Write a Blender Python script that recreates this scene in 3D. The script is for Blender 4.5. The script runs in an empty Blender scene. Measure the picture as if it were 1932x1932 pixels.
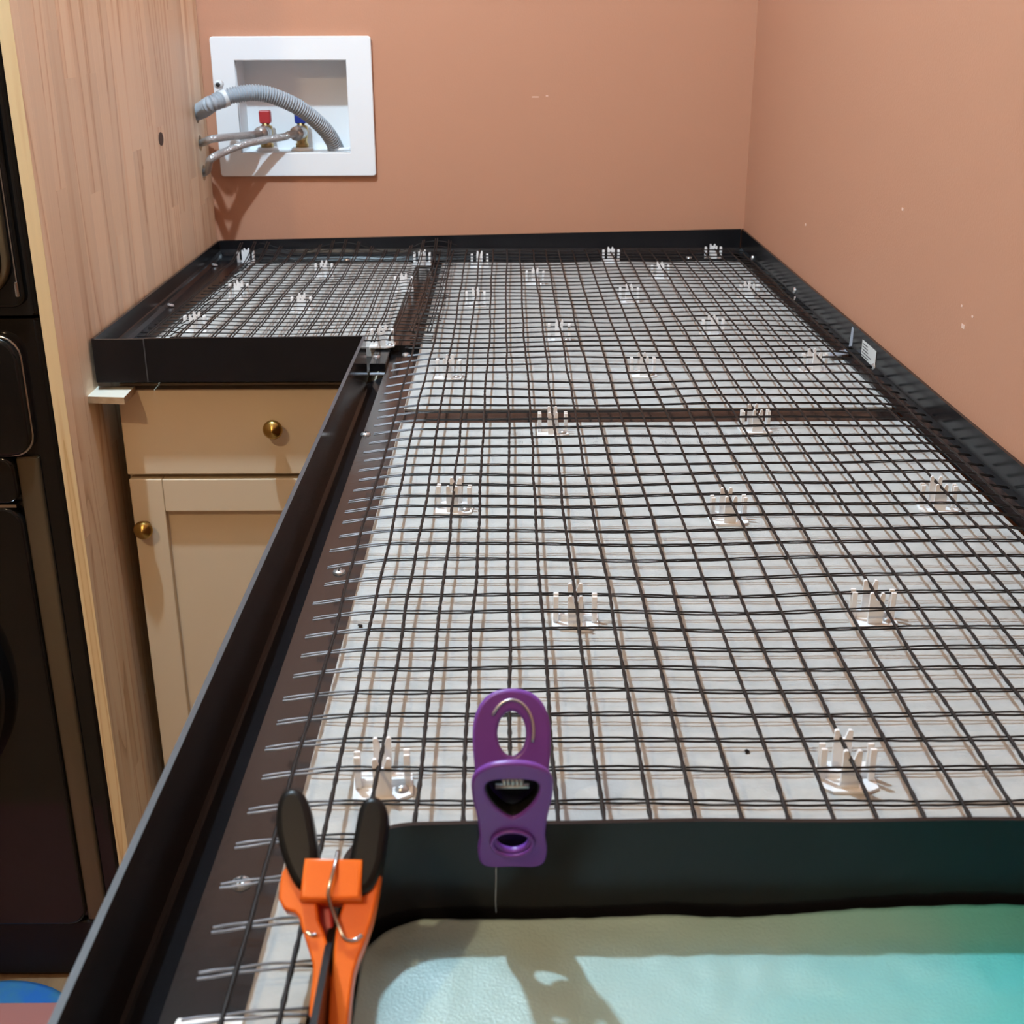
import bpy, bmesh, math, random
from mathutils import Vector, Matrix, noise
random.seed(7)
sc = bpy.context.scene
COL = sc.collection

# ------------------------------------------------------------------ camera
F_PX = 2330.0; CX = 966.0
def _n(v): return v.normalized()
_vz = _n(Vector((985-CX, 6900-CX, F_PX)))
_vy = Vector((952-CX, 52-CX, F_PX)); _vy = _n(_vy-_vz*_vy.dot(_vz))
_Z = -_vz; _X = _vy.cross(_Z)
ROT = Matrix((_X, _vy, _Z))            # camera (right, down, forward) -> world
CAM = Vector((0, 0, 1.29))
cam = bpy.data.cameras.new('camera'); cob = bpy.data.objects.new('camera', cam); COL.objects.link(cob)
r, d, f = ROT.col[0], ROT.col[1], ROT.col[2]
cob.matrix_world = Matrix(((r.x, -d.x, -f.x, CAM.x), (r.y, -d.y, -f.y, CAM.y), (r.z, -d.z, -f.z, CAM.z), (0, 0, 0, 1)))
cam.sensor_width = 36; cam.lens = F_PX/1932*36; cam.clip_start = .02
cam.dof.use_dof = True; cam.dof.focus_distance = 1.15; cam.dof.aperture_fstop = 20
sc.camera = cob
def ray(px, py): return ROT @ Vector((px-CX, py-CX, F_PX))
def atz(px, py, z):
    v = ray(px, py); return CAM+v*((z-CAM.z)/v.z)
def aty(px, py, y):
    v = ray(px, py); return CAM+v*((y-CAM.y)/v.y)

# ------------------------------------------------------------------ world, lamps, exposure
w = bpy.data.worlds.new('world'); sc.world = w; w.use_nodes = True
w.node_tree.nodes['Background'].inputs[0].default_value = (.9, .95, 1, 1)
w.node_tree.nodes['Background'].inputs[1].default_value = .05
KEY = dict(pos=(-.45, 1.18, 2.40), col=(.64, .84, 1.0), power=3500)     # cool lamp over the counter
WARM = dict(pos=(-.78, -.50, 2.40), col=(1.0, .72, .42), power=1350)    # warm lamp behind the photographer
sc.view_settings.view_transform = 'Standard'; sc.view_settings.look = 'None'
sc.view_settings.exposure = 0; sc.view_settings.gamma = 1; sc.view_settings.use_curve_mapping = False

# ------------------------------------------------------------------ materials
MAT = {}
def mat(name, col=(.5, .5, .5), rough=.5, metal=0, spec=.5, var=None, vscale=20, vstretch=(1, 1, 1), bump=0, bscale=200,
        emit=0, trans=0, coat=0, detail=4):
    m = bpy.data.materials.new(name); m.use_nodes = True; MAT[name] = m
    nt = m.node_tree; b = nt.nodes['Principled BSDF']
    b.inputs['Base Color'].default_value = (*col, 1); b.inputs['Roughness'].default_value = rough
    b.inputs['Metallic'].default_value = metal; b.inputs['Specular IOR Level'].default_value = spec
    b.inputs['Transmission Weight'].default_value = trans; b.inputs['Coat Weight'].default_value = coat
    if emit:
        b.inputs['Emission Color'].default_value = (*col, 1); b.inputs['Emission Strength'].default_value = emit
    if var or bump:
        tc = nt.nodes.new('ShaderNodeTexCoord'); mp = nt.nodes.new('ShaderNodeMapping')
        mp.inputs['Scale'].default_value = vstretch; nt.links.new(tc.outputs['Object'], mp.inputs['Vector'])
    if var:
        n = nt.nodes.new('ShaderNodeTexNoise'); n.inputs['Scale'].default_value = vscale; n.inputs['Detail'].default_value = detail
        nt.links.new(mp.outputs[0], n.inputs['Vector'])
        mx = nt.nodes.new('ShaderNodeValToRGB'); mx.color_ramp.elements[0].color = (*var, 1); mx.color_ramp.elements[1].color = (*col, 1)
        mx.color_ramp.elements[0].position = .35; mx.color_ramp.elements[1].position = .65
        nt.links.new(n.outputs['Fac'], mx.inputs[0]); nt.links.new(mx.outputs[0], b.inputs['Base Color'])
    if bump:
        n2 = nt.nodes.new('ShaderNodeTexNoise'); n2.inputs['Scale'].default_value = bscale; n2.inputs['Detail'].default_value = 3
        nt.links.new(mp.outputs[0], n2.inputs['Vector'])
        bp = nt.nodes.new('ShaderNodeBump'); bp.inputs['Strength'].default_value = bump; bp.inputs['Distance'].default_value = .001
        nt.links.new(n2.outputs['Fac'], bp.inputs['Height']); nt.links.new(bp.outputs[0], b.inputs['Normal'])
    return m

mat('wall', (.50, .245, .15), .55, spec=.3, bump=.25, bscale=350)
mat('ceiling', (.75, .73, .70), .9)
mat('room_wall', (.52, .42, .33), .8)
mat('floor', (.30, .19, .10), .4, var=(.22, .13, .07), vscale=8, vstretch=(12, 1, 1))
mat('black_plastic', (.008, .008, .009), .14, spec=.4, bump=.12, bscale=60)
mat('black_satin', (.008, .008, .0095), .22, spec=.3, bump=.1, bscale=90)
mat('rim_scuff', (.05, .052, .058), .5)
mat('board', (.49, .485, .465), .85, spec=.2, var=(.43, .425, .405), vscale=60, bump=.35, bscale=500)
mat('board_edge', (.66, .60, .46), .9)
mat('plywood', (.30, .2, .11), .8)
mat('clip_white', (.88, .88, .88), .35)
mat('white_plastic', (.86, .88, .90), .3)
mat('steel', (.60, .61, .62), .28, .8)
mat('dark', (.01, .01, .01), .6)
mat('cream', (.75, .635, .465), .45, spec=.4)
mat('brass', (.42, .27, .08), .28, 1)
mat('valve_brass', (.50, .36, .16), .35, 1)
mat('red_handle', (.42, .03, .035), .35)
mat('blue_handle', (.012, .03, .22), .35)
mat('hose_grey', (.36, .40, .44), .45)
mat('strap', (.70, .74, .76), .4)
mat('purple', (.17, .05, .36), .38, bump=.05)
mat('black_rubber', (.006, .006, .006), .35, spec=.18)
mat('orange', (.85, .16, .012), .3)
mat('gloss_black', (.006, .006, .006), .08, spec=.4)
mat('matte_black', (.012, .012, .012), .35)
mat('door_glass', (.03, .015, .015), .03, spec=.7)
mat('chrome', (.5, .5, .52), .15, 1)
mat('shim', (.70, .68, .58), .5)
mat('shim_raw', (.50, .36, .22), .8, var=(.40, .27, .15), vscale=90)
mat('blue', (.02, .16, .55), .6, var=(.05, .22, .40), vscale=30)
mat('pink', (.42, .17, .15), .8)
mat('foam', (.72, .80, .80), .8)
mat('paper', (.66, .66, .64), .6)
mat('ink', (.05, .05, .05), .7)
mat('dot_ink', (.20, .20, .20), .8)
mat('glue', (.55, .62, .70), .15, trans=.3)
mat('tape', (.33, .36, .42), .35)
mat('wall_mark', (.78, .55, .45), .6)
mat('knot', (.07, .03, .015), .6)
mat('lamp_trim', (.8, .8, .8), .5)
for nm, L in (('key_bulb', KEY), ('warm_bulb', WARM)):
    mat(nm, L['col'], .5, emit=L['power'])

def wood(name, light, mid, dark, rnd=.25, scale=1.0):
    m = bpy.data.materials.new(name); m.use_nodes = True; MAT[name] = m
    nt = m.node_tree; N = nt.nodes; Lk = nt.links; b = N['Principled BSDF']
    tc = N.new('ShaderNodeTexCoord'); oi = N.new('ShaderNodeObjectInfo')
    add = N.new('ShaderNodeVectorMath'); add.operation = 'MULTIPLY_ADD'
    comb = N.new('ShaderNodeCombineXYZ')
    for k in range(3): Lk.new(oi.outputs['Random'], comb.inputs[k])
    add.inputs[1].default_value = (37, 53, 71); Lk.new(comb.outputs[0], add.inputs[0]); Lk.new(tc.outputs['Object'], add.inputs[2])
    mp = N.new('ShaderNodeMapping'); mp.inputs['Scale'].default_value = (9*scale, 9*scale, .42*scale); Lk.new(add.outputs[0], mp.inputs['Vector'])
    n1 = N.new('ShaderNodeTexNoise'); n1.inputs['Scale'].default_value = 1.5; n1.inputs['Detail'].default_value = 1.5; n1.inputs['Distortion'].default_value = .3
    Lk.new(mp.outputs[0], n1.inputs['Vector'])
    mul = N.new('ShaderNodeMath'); mul.operation = 'MULTIPLY'; mul.inputs[1].default_value = 6; Lk.new(n1.outputs['Fac'], mul.inputs[0])
    fr = N.new('ShaderNodeMath'); fr.operation = 'FRACT'; Lk.new(mul.outputs[0], fr.inputs[0])
    ra = N.new('ShaderNodeValToRGB'); e = ra.color_ramp.elements
    e[0].position = 0; e[0].color = (*mid, 1); e[1].position = 1; e[1].color = (*dark, 1)
    e2 = e.new(.12); e2.color = (*light, 1); e3 = e.new(.72); e3.color = (*light, 1); e4 = e.new(.93); e4.color = (*mid, 1)
    Lk.new(fr.outputs[0], ra.inputs[0])
    mp2 = N.new('ShaderNodeMapping'); mp2.inputs['Scale'].default_value = (220, 220, 5); Lk.new(add.outputs[0], mp2.inputs['Vector'])
    n2 = N.new('ShaderNodeTexNoise'); n2.inputs['Scale'].default_value = 1; n2.inputs['Detail'].default_value = 3; Lk.new(mp2.outputs[0], n2.inputs['Vector'])
    hs = N.new('ShaderNodeHueSaturation'); Lk.new(ra.outputs[0], hs.inputs['Color'])
    ma = N.new('ShaderNodeMath'); ma.operation = 'MULTIPLY_ADD'; ma.inputs[1].default_value = rnd; ma.inputs[2].default_value = 1-rnd*.55
    Lk.new(oi.outputs['Random'], ma.inputs[0])
    mb = N.new('ShaderNodeMath'); mb.operation = 'MULTIPLY_ADD'; mb.inputs[1].default_value = .12; mb.inputs[2].default_value = -.06; Lk.new(n2.outputs['Fac'], mb.inputs[0])
    mc = N.new('ShaderNodeMath'); mc.operation = 'ADD'; Lk.new(ma.outputs[0], mc.inputs[0]); Lk.new(mb.outputs[0], mc.inputs[1])
    Lk.new(mc.outputs[0], hs.inputs['Value']); Lk.new(hs.outputs[0], b.inputs['Base Color'])
    b.inputs['Roughness'].default_value = .5; b.inputs['Specular IOR Level'].default_value = .35
    return m
wood('pine', (.94, .78, .585), (.83, .63, .435), (.64, .44, .265), rnd=.17)
wood('pine_edge', (.86, .70, .42), (.78, .58, .31), (.64, .44, .20), rnd=.05, scale=2.2)

# mesh strand: brown-black coating, paler resin-soaked ends along the left edge of the counter
def strand_mat(name, pale):
    m = mat(name, (.011, .008, .007), .5, spec=.25)
    nt = m.node_tree; N = nt.nodes; Lk = nt.links; b = N['Principled BSDF']
    if pale:
        ge = N.new('ShaderNodeNewGeometry'); sx = N.new('ShaderNodeSeparateXYZ'); Lk.new(ge.outputs['Position'], sx.inputs[0])
        nz = N.new('ShaderNodeTexNoise'); nz.inputs['Scale'].default_value = 60; Lk.new(ge.outputs['Position'], nz.inputs['Vector'])
        a = N.new('ShaderNodeMath'); a.operation = 'MULTIPLY_ADD'; a.inputs[1].default_value = .08; Lk.new(nz.outputs['Fac'], a.inputs[0]); Lk.new(sx.outputs[0], a.inputs[2])
        mr = N.new('ShaderNodeMapRange'); mr.inputs[1].default_value = -.045; mr.inputs[2].default_value = -.085; Lk.new(a.outputs[0], mr.inputs[0])
        rp = N.new('ShaderNodeValToRGB'); rp.color_ramp.elements[0].color = (.011, .009, .0085, 1); rp.color_ramp.elements[1].color = (.34, .38, .45, 1)
        lt = N.new('ShaderNodeMath'); lt.operation = 'LESS_THAN'; lt.inputs[1].default_value = 1.5; Lk.new(sx.outputs[1], lt.inputs[0])
        ml = N.new('ShaderNodeMath'); ml.operation = 'MULTIPLY'; Lk.new(lt.outputs[0], ml.inputs[0]); Lk.new(mr.outputs[0], ml.inputs[1])
        Lk.new(ml.outputs[0], rp.inputs[0]); Lk.new(rp.outputs[0], b.inputs['Base Color']); b.inputs['Roughness'].default_value = .3
    return m
strand_mat('strand', False); strand_mat('weft_strand', True)

def braid_mat():
    m = mat('braid', (.50, .50, .50), .32, .55)
    nt = m.node_tree; N = nt.nodes; Lk = nt.links; b = N['Principled BSDF']
    tc = N.new('ShaderNodeTexCoord'); ck = N.new('ShaderNodeTexVoronoi'); ck.inputs['Scale'].default_value = 420
    Lk.new(tc.outputs['Object'], ck.inputs['Vector'])
    bp = N.new('ShaderNodeBump'); bp.inputs['Strength'].default_value = .8; bp.inputs['Distance'].default_value = .001
    Lk.new(ck.outputs['Distance'], bp.inputs['Height']); Lk.new(bp.outputs[0], b.inputs['Normal'])
braid_mat()

def sheet_mat():
    m = mat('sheet', (.5, .75, .78), .35)
    nt = m.node_tree; N = nt.nodes; Lk = nt.links; b = N['Principled BSDF']
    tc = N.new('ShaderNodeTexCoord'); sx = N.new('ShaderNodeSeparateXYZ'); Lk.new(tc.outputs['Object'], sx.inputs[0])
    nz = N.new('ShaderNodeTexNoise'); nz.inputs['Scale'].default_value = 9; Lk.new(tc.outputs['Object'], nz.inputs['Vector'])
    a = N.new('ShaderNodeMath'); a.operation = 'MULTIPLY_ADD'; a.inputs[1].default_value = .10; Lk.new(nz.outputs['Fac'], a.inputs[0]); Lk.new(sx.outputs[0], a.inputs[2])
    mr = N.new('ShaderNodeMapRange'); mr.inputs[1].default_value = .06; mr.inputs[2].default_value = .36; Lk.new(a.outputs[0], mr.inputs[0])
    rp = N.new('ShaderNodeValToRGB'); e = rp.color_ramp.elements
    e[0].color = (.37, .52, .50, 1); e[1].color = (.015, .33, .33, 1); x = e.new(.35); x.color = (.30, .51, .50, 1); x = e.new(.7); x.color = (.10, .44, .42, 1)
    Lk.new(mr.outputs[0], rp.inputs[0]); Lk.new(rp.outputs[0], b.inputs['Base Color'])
    n2 = N.new('ShaderNodeTexNoise'); n2.inputs['Scale'].default_value = 700; Lk.new(tc.outputs['Object'], n2.inputs['Vector'])
    bp = N.new('ShaderNodeBump'); bp.inputs['Strength'].default_value = .4; bp.inputs['Distance'].default_value = .001
    Lk.new(n2.outputs['Fac'], bp.inputs['Height']); Lk.new(bp.outputs[0], b.inputs['Normal'])
sheet_mat()

# ------------------------------------------------------------------ mesh helpers
def mesh_obj(name, verts, faces, m, parent=None, smooth=False, fm=None, loc=None, rot=None):
    me = bpy.data.meshes.new(name); me.from_pydata([tuple(v) for v in verts], [], faces); me.update()
    ms = m if isinstance(m, (list, tuple)) else [m]
    for k in ms: me.materials.append(MAT[k])
    if fm: me.polygons.foreach_set('material_index', fm)
    if smooth: me.polygons.foreach_set('use_smooth', [True]*len(me.polygons))
    o = bpy.data.objects.new(name, me); COL.objects.link(o)
    if parent: o.parent = parent
    if loc: o.location = loc
    if rot: o.rotation_euler = rot
    return o
def bm_obj(name, bm, m, parent=None, smooth=False, loc=None, rot=None):
    bmesh.ops.recalc_face_normals(bm, faces=bm.faces)
    me = bpy.data.meshes.new(name); bm.to_mesh(me); bm.free()
    for k in (m if isinstance(m, (list, tuple)) else [m]): me.materials.append(MAT[k])
    if smooth: me.polygons.foreach_set('use_smooth', [True]*len(me.polygons))
    o = bpy.data.objects.new(name, me); COL.objects.link(o)
    if parent: o.parent = parent
    if loc: o.location = loc
    if rot: o.rotation_euler = rot
    return o
def bm_box(bm, x0, x1, y0, y1, z0, z1, bev=0, seg=2):
    t = bmesh.new() if bev else bm
    vs = [t.verts.new((x, y, z)) for z in (z0, z1) for y in (y0, y1) for x in (x0, x1)]
    for q in ((0, 2, 3, 1), (4, 5, 7, 6), (0, 1, 5, 4), (2, 6, 7, 3), (0, 4, 6, 2), (1, 3, 7, 5)): t.faces.new([vs[i] for i in q])
    if bev:
        bmesh.ops.bevel(t, geom=t.edges[:], offset=bev, segments=seg, affect='EDGES', profile=.5)
        me = bpy.data.meshes.new('t'); t.to_mesh(me); t.free(); bm.from_mesh(me); bpy.data.meshes.remove(me)
def box(name, b, m, parent=None, bev=0, seg=2, smooth=False, loc=None, rot=None):
    bm = bmesh.new(); bm_box(bm, *b, bev=bev, seg=seg); return bm_obj(name, bm, m, parent, smooth, loc, rot)
def prism(name, poly, z0, z1, m, parent=None, bev=0, loc=None, rot=None):
    bm = bmesh.new(); a = [bm.verts.new((x, y, z0)) for x, y in poly]; b = [bm.verts.new((x, y, z1)) for x, y in poly]; n = len(poly)
    bm.faces.new(a[::-1]); bm.faces.new(b)
    for i in range(n): bm.faces.new((a[i], a[(i+1) % n], b[(i+1) % n], b[i]))
    if bev: bmesh.ops.bevel(bm, geom=bm.edges[:], offset=bev, segments=2, affect='EDGES')
    return bm_obj(name, bm, m, parent, loc=loc, rot=rot)
def tube_data(path, rad, sides=6, cap=True):
    P = [Vector(p) for p in path]; n = len(P); V = []; Fc = []
    R = rad if isinstance(rad, (list, tuple)) else [rad]*n
    t0 = (P[1]-P[0]).normalized(); up = Vector((0, 0, 1)) if abs(t0.z) < .9 else Vector((1, 0, 0))
    u = t0.cross(up).normalized()
    for i in range(n):
        t = (P[min(i+1, n-1)]-P[max(i-1, 0)])
        t = t.normalized() if t.length > 1e-9 else t0
        u = (u-t*u.dot(t)).normalized(); v = t.cross(u)
        for k in range(sides):
            a = 2*math.pi*k/sides; V.append(P[i]+(u*math.cos(a)+v*math.sin(a))*R[i])
    for i in range(n-1):
        for k in range(sides):
            a = i*sides+k; b = i*sides+(k+1) % sides; Fc.append((a, b, b+sides, a+sides))
    if cap:
        Fc.append(tuple(range(sides))[::-1]); Fc.append(tuple(range((n-1)*sides, n*sides)))
    return V, Fc
def join(*ds):
    V = []; Fc = []
    for v, fc in ds:
        o = len(V); V += v; Fc += [tuple(i+o for i in q) for q in fc]
    return V, Fc
def tube(name, path, rad, m, parent=None, sides=8, smooth=True):
    v, fc = tube_data(path, rad, sides); return mesh_obj(name, v, fc, m, parent, smooth)
def lathe_data(prof, seg=24):
    V = []; Fc = []; n = len(prof)
    for k in range(seg):
        a = 2*math.pi*k/seg
        for r_, z in prof: V.append(Vector((r_*math.cos(a), r_*math.sin(a), z)))
    for k in range(seg):
        for i in range(n-1):
            a = k*n+i; b = ((k+1) % seg)*n+i; Fc.append((a, b, b+1, a+1))
    return V, Fc
def lathe(name, prof, m, parent=None, seg=24, loc=None, rot=None, smooth=True):
    v, fc = lathe_data(prof, seg); o = mesh_obj(name, v, fc, m, parent, smooth, loc=loc, rot=rot)
    return o
def catmull(pts, per=12):
    P = [Vector(p) for p in pts]; P = [P[0]*2-P[1]]+P+[P[-1]*2-P[-2]]; out = []
    for i in range(1, len(P)-2):
        for k in range(per):
            t = k/per; a, b, c, e = P[i-1:i+3]
            out.append(.5*((2*b)+(c-a)*t+(2*a-5*b+4*c-e)*t*t+(3*b-a-3*c+e)*t**3))
    out.append(P[-2]); return out
def plate(name, loops, thick, m, parent=None, bev=.0006, mtx=None, smooth_pts=True):
    cu = bpy.data.curves.new(name, 'CURVE'); cu.dimensions = '2D'; cu.fill_mode = 'BOTH'
    cu.extrude = thick/2-bev; cu.bevel_depth = bev; cu.bevel_resolution = 2
    for L in loops:
        sp = cu.splines.new('POLY'); sp.points.add(len(L)-1); sp.use_cyclic_u = True
        for p, q in zip(sp.points, L): p.co = (q[0], q[1], 0, 1)
    o = bpy.data.objects.new(name, cu); COL.objects.link(o)
    dg = bpy.context.evaluated_depsgraph_get(); me = bpy.data.meshes.new_from_object(o.evaluated_get(dg))
    bpy.data.objects.remove(o); bpy.data.curves.remove(cu)
    me.materials.clear(); me.materials.append(MAT[m])
    if mtx: me.transform(mtx)
    o = bpy.data.objects.new(name, me); COL.objects.link(o)
    if parent: o.parent = parent
    return o
def smooth_loop(pts, per=6):
    n = len(pts); out = []
    for i in range(n):
        a, b, c, e = [Vector((*pts[(i+k) % n], 0)) for k in (-1, 0, 1, 2)]
        for k in range(per):
            t = k/per; v = .5*((2*b)+(c-a)*t+(2*a-5*b+4*c-e)*t*t+(3*b-a-3*c+e)*t**3); out.append((v.x, v.y))
    return out
def ell(cx, cy, rx, ry, n=28): return [(cx+rx*math.cos(2*math.pi*k/n), cy+ry*math.sin(2*math.pi*k/n)) for k in range(n)]
def thing(name, label, cat, loc=(0, 0, 0), rotz=0, group=None):
    o = bpy.data.objects.new(name, None); COL.objects.link(o); o.empty_display_size = .02
    o.location = loc; o.rotation_euler = (0, 0, rotz); tag(o, label, cat, group); return o
def tag(o, label, cat, group=None):
    o['label'] = label; o['category'] = cat
    if group: o['group'] = group
    return o
def struct(o): o['kind'] = 'structure'; return o

# ------------------------------------------------------------------ room shell
BW = 2.285                                 # back wall plane
RW = lambda y: .4458-(y-1.0)*(.0113/1.285)  # right wall plane, very slightly out of square
OX0, OX1, OZ0, OZ1 = -.4703, -.2725, 1.081, 1.240
struct(box('floor', (-2.6, .62, -2.4, 2.45, -.06, 0), 'floor'))
bm = bmesh.new()
for b in ((-2.6, OX0, BW, BW+.12, 0, 2.46), (OX1, .50, BW, BW+.12, 0, 2.46), (OX0, OX1, BW, BW+.12, 0, OZ0), (OX0, OX1, BW, BW+.12, OZ1, 2.46)): bm_box(bm, *b)
struct(bm_obj('wall_back', bm, 'wall'))
struct(prism('wall_right', [(RW(-2.4), -2.4), (.62, -2.4), (.62, 2.405), (RW(2.405), 2.405)], 0, 2.46, 'wall'))
struct(box('wall_left', (-2.6, -2.5, -2.4, BW, 0, 2.46), 'room_wall'))
struct(box('wall_front', (-2.5, RW(-2.3), -2.4, -2.3, 0, 2.46), 'room_wall'))
struct(box('ceiling', (-2.6, .62, -2.4, 2.45, 2.46, 2.52), 'ceiling'))
# scuffs and a paint drip on the walls
for px, py, l_, nm in ((1010, 183, .012, 0), (1032, 181, .004, 0)):
    p = aty(px, py, BW-.0004); box('scuff', (p.x-l_/2, p.x+l_/2, BW-.0006, BW, p.z-.0008, p.z+.0008), 'wall_mark', bpy.data.objects['wall_back'])
for y, z, a in ((1.18, 1.018, .004), (1.40, 1.10, .003), (1.16, 1.032, .002), (1.19, 1.036, .002), (1.83, 1.02, .003)):
    box('scuff', (RW(y)-.0005, RW(y)+.001, y-a, y+a, z-a*.5, z+a*.5), 'wall_mark', bpy.data.objects['wall_right'])

def lamp(L, m, label):
    x, y, z = L['pos']
    t = thing('ceiling_lamp', label, 'lamp', (x, y, 2.46))
    lathe('trim', [(.035, 0), (.075, 0), (.075, -.006), (.06, -.012), (.035, -.012), (.035, 0)], 'lamp_trim', t, 32)
    lathe('socket', [(.0, 0), (.018, 0), (.018, -.03), (0, -.03)], 'lamp_trim', t, 16)
    n = 10; R = .028
    lathe('bulb', [(max(R*math.sin(math.pi*k/n), .0001), -.058+R*math.cos(math.pi*k/n)) for k in range(n+1)], m, t, 20)
lamp(KEY, 'key_bulb', 'cool white ceiling bulb above the counter'); lamp(WARM, 'warm_bulb', 'warm white ceiling bulb behind the photographer')

# ------------------------------------------------------------------ pine panel beside the counter
PANEL_ROT = .0181
pan = thing('pine_panel', 'edge-glued pine panel standing between the black appliances and the counter', 'panel', (-.5105, 1.381, 0), PANEL_ROT)
PL, PH, PT = .902, 1.72, .015
def panel_local(w_): return Matrix.Rotation(-PANEL_ROT, 3, 'Z') @ (Vector(w_)-Vector((-.5105, 1.381, 0)))
holes = []
for px, py, rr in ((371, 209, .0165), (377, 266, .0135), (384, 322, .0135)):
    v = ray(px, py); nrm = Matrix.Rotation(PANEL_ROT, 3, 'Z') @ Vector((1, 0, 0))
    t_ = (Vector((-.5105, 1.381, 0))-CAM).dot(nrm)/v.dot(nrm); q = panel_local(CAM+v*t_)
    holes.append((q.y, q.z, rr))
HOLE_W = [Matrix.Rotation(PANEL_ROT, 3, 'Z') @ Vector((0, a, b))+Vector((-.5105, 1.381, 0)) for a, b, c in holes]
cut = bmesh.new()
for a, b, c in holes:
    for dz in (0, -.008):
        v, fc = tube_data([(-.05, a+.004, b+dz), (.05, a+.004, b+dz)], c*.8, 20)
        o_ = len(cut.verts); vs = [cut.verts.new(p) for p in v]
        for q in fc: cut.faces.new([vs[i] for i in q])
        if dz == 0 and False: break
    
cutters = []
for a, b, c in holes:
    v, fc = tube_data([(-.05, a+.003, b-.004), (.05, a+.003, b-.004)], c, 24); cutters.append(mesh_obj('cutter', v, fc, 'dark'))
cut.free()
y = 0; k = 0
while y < PL-.001:
    wd = random.choice((.036, .042, .048, .054, .044)) if k else .022
    y1 = min(PL, y+wd)
    if PL-y1 < .02: y1 = PL
    zs = [0]; z = random.uniform(.15, .6)
    while z < PH-.12: zs.append(z); z += random.uniform(.35, .8)
    zs.append(PH)
    for a, b in zip(zs[:-1], zs[1:]):
        o = box('stave', (-PT, 0, y, y1, a, b), 'pine', pan, bev=.00025, seg=1)
        hit = [cu_ for (hy, hz, hr), cu_ in zip(holes, cutters) if y-hr < hy+.003 < y1+hr and a-hr < hz < b+hr]
        if hit:
            o.parent = None
            for cu_ in hit:
                md = o.modifiers.new('b', 'BOOLEAN'); md.operation = 'DIFFERENCE'; md.object = cu_; md.solver = 'EXACT'
            dg = bpy.context.evaluated_depsgraph_get(); me = bpy.data.meshes.new_from_object(o.evaluated_get(dg))
            o.modifiers.clear(); o.data = me; me.materials.clear(); me.materials.append(MAT['pine'])
            me.polygons.foreach_set('material_index', [0]*len(me.polygons)); o.parent = pan
    y = y1; k += 1
for cu_ in cutters: bpy.data.objects.remove(cu_)
box('edge_face', (-PT, 0, -.0012, -.0001, 0, PH), 'pine_edge', pan)['label'] = 'rough-sawn pale front edge'
p = aty(310, 262, 1.381); v = ray(310, 262); q = panel_local(CAM+v*((-.5155-CAM.x)/v.x))
prism('knot', [(math.cos(a)*.010, math.sin(a)*.014) for a in [2*math.pi*k/14 for k in range(14)]], 0, .0007, 'knot', pan, loc=(0, q.y, q.z), rot=(0, math.pi/2, 0))

# ------------------------------------------------------------------ washer outlet box with valves and hoses
ob = thing('outlet_box', 'white plastic laundry outlet box set into the orange wall', 'outlet box', (-.37, BW, 1.0445))
def inbox(o): o.location = o.location-Vector((-.37, BW, 1.0445)); o.parent = ob; return o
TX0, TX1, TZ0, TZ1 = -.5062, -.2322, 1.0445, 1.2752
def rrect(x0, x1, z0, z1, r_, n=5):
    out = []
    for cx, cz, a0 in ((x1-r_, z1-r_, 0), (x0+r_, z1-r_, 90), (x0+r_, z0+r_, 180), (x1-r_, z0+r_, 270)):
        for k in range(n+1):
            a = math.radians(a0+90*k/n); out.append((cx+r_*math.cos(a), cz+r_*math.sin(a)))
    return out
XZ = Matrix.Translation((0, BW-.005, 0)) @ Matrix.Rotation(math.pi/2, 4, 'X')
tr = plate('trim_frame', [rrect(TX0, TX1, TZ0, TZ1, .004), rrect(OX0+.001, OX1-.001, OZ0+.001, OZ1-.001, .001)], .010, 'white_plastic', None, .0015, XZ); inbox(tr)
DEP = .066
bm = bmesh.new(); g = .0003
bm_box(bm, OX0+g, OX0+.003, BW+.0005, BW+DEP, OZ0+g, OZ1-g); bm_box(bm, OX1-.003, OX1-g, BW+.0005, BW+DEP, OZ0+g, OZ1-g)
bm_box(bm, OX0+.003, OX1-.003, BW+.0005, BW+DEP, OZ0+g, OZ0+.003); bm_box(bm, OX0+.003, OX1-.003, BW+.0005, BW+DEP, OZ1-.003, OZ1-g)
bm_box(bm, OX0+g, OX1-g, BW+DEP, BW+DEP+.003, OZ0+g, OZ1-g)
inbox(bm_obj('recess', bm, 'white_plastic'))
YV = BW+.030
for px, hm_, lab in ((505, 'red_handle', 'red square valve handle'), (571, 'blue_handle', 'dark blue square valve handle')):
    c = aty(px, 285, YV); cx, cz = c.x, OZ0+.003
    inbox(lathe('boss', [(.0001, .006), (.017, .006), (.020, .003), (.021, 0), (.0001, 0)], 'white_plastic', None, 28, loc=(cx, YV, cz)))
    zc = aty(px, 249, YV).z-cz
    vb = lathe('valve_body', [(.0001, zc+.017), (.007, zc+.017), (.007, zc+.012), (.0115, zc+.010), (.0125, zc), (.011, zc-.010), (.0095, zc-.013), (.0095, .013), (.0115, .012), (.0115, .006), (.0001, .006)], 'valve_brass', None, 24, loc=(cx, YV, cz)); inbox(vb)
    nz = tube('valve_outlet', [(0, -.004, zc), (-.003, -.026, zc)], .0120, 'steel', vb, 20)
    bmh = bmesh.new(); bm_box(bmh, -.0098, .0098, -.0075, .0075, zc+.015, zc+.037, bev=.002, seg=2); bm_box(bmh, -.0105, .0105, -.0045, .0045, zc+.017, zc+.035, bev=.001, seg=1)
    h = bm_obj('handle', bmh, hm_, vb); h['label'] = lab; VZC = zc+cz
box('drain_mark', (0, .0001, 0, .0001, 0, .0001), 'dark') if False else None
c = aty(643, 296, BW+.034)
inbox(lathe('drain_opening', [(.019, .001), (.024, .001), (.024, .006), (.019, .006), (.019, .001)], 'white_plastic', None, 24, loc=(c.x, BW+.034, OZ0+.003)))
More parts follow.
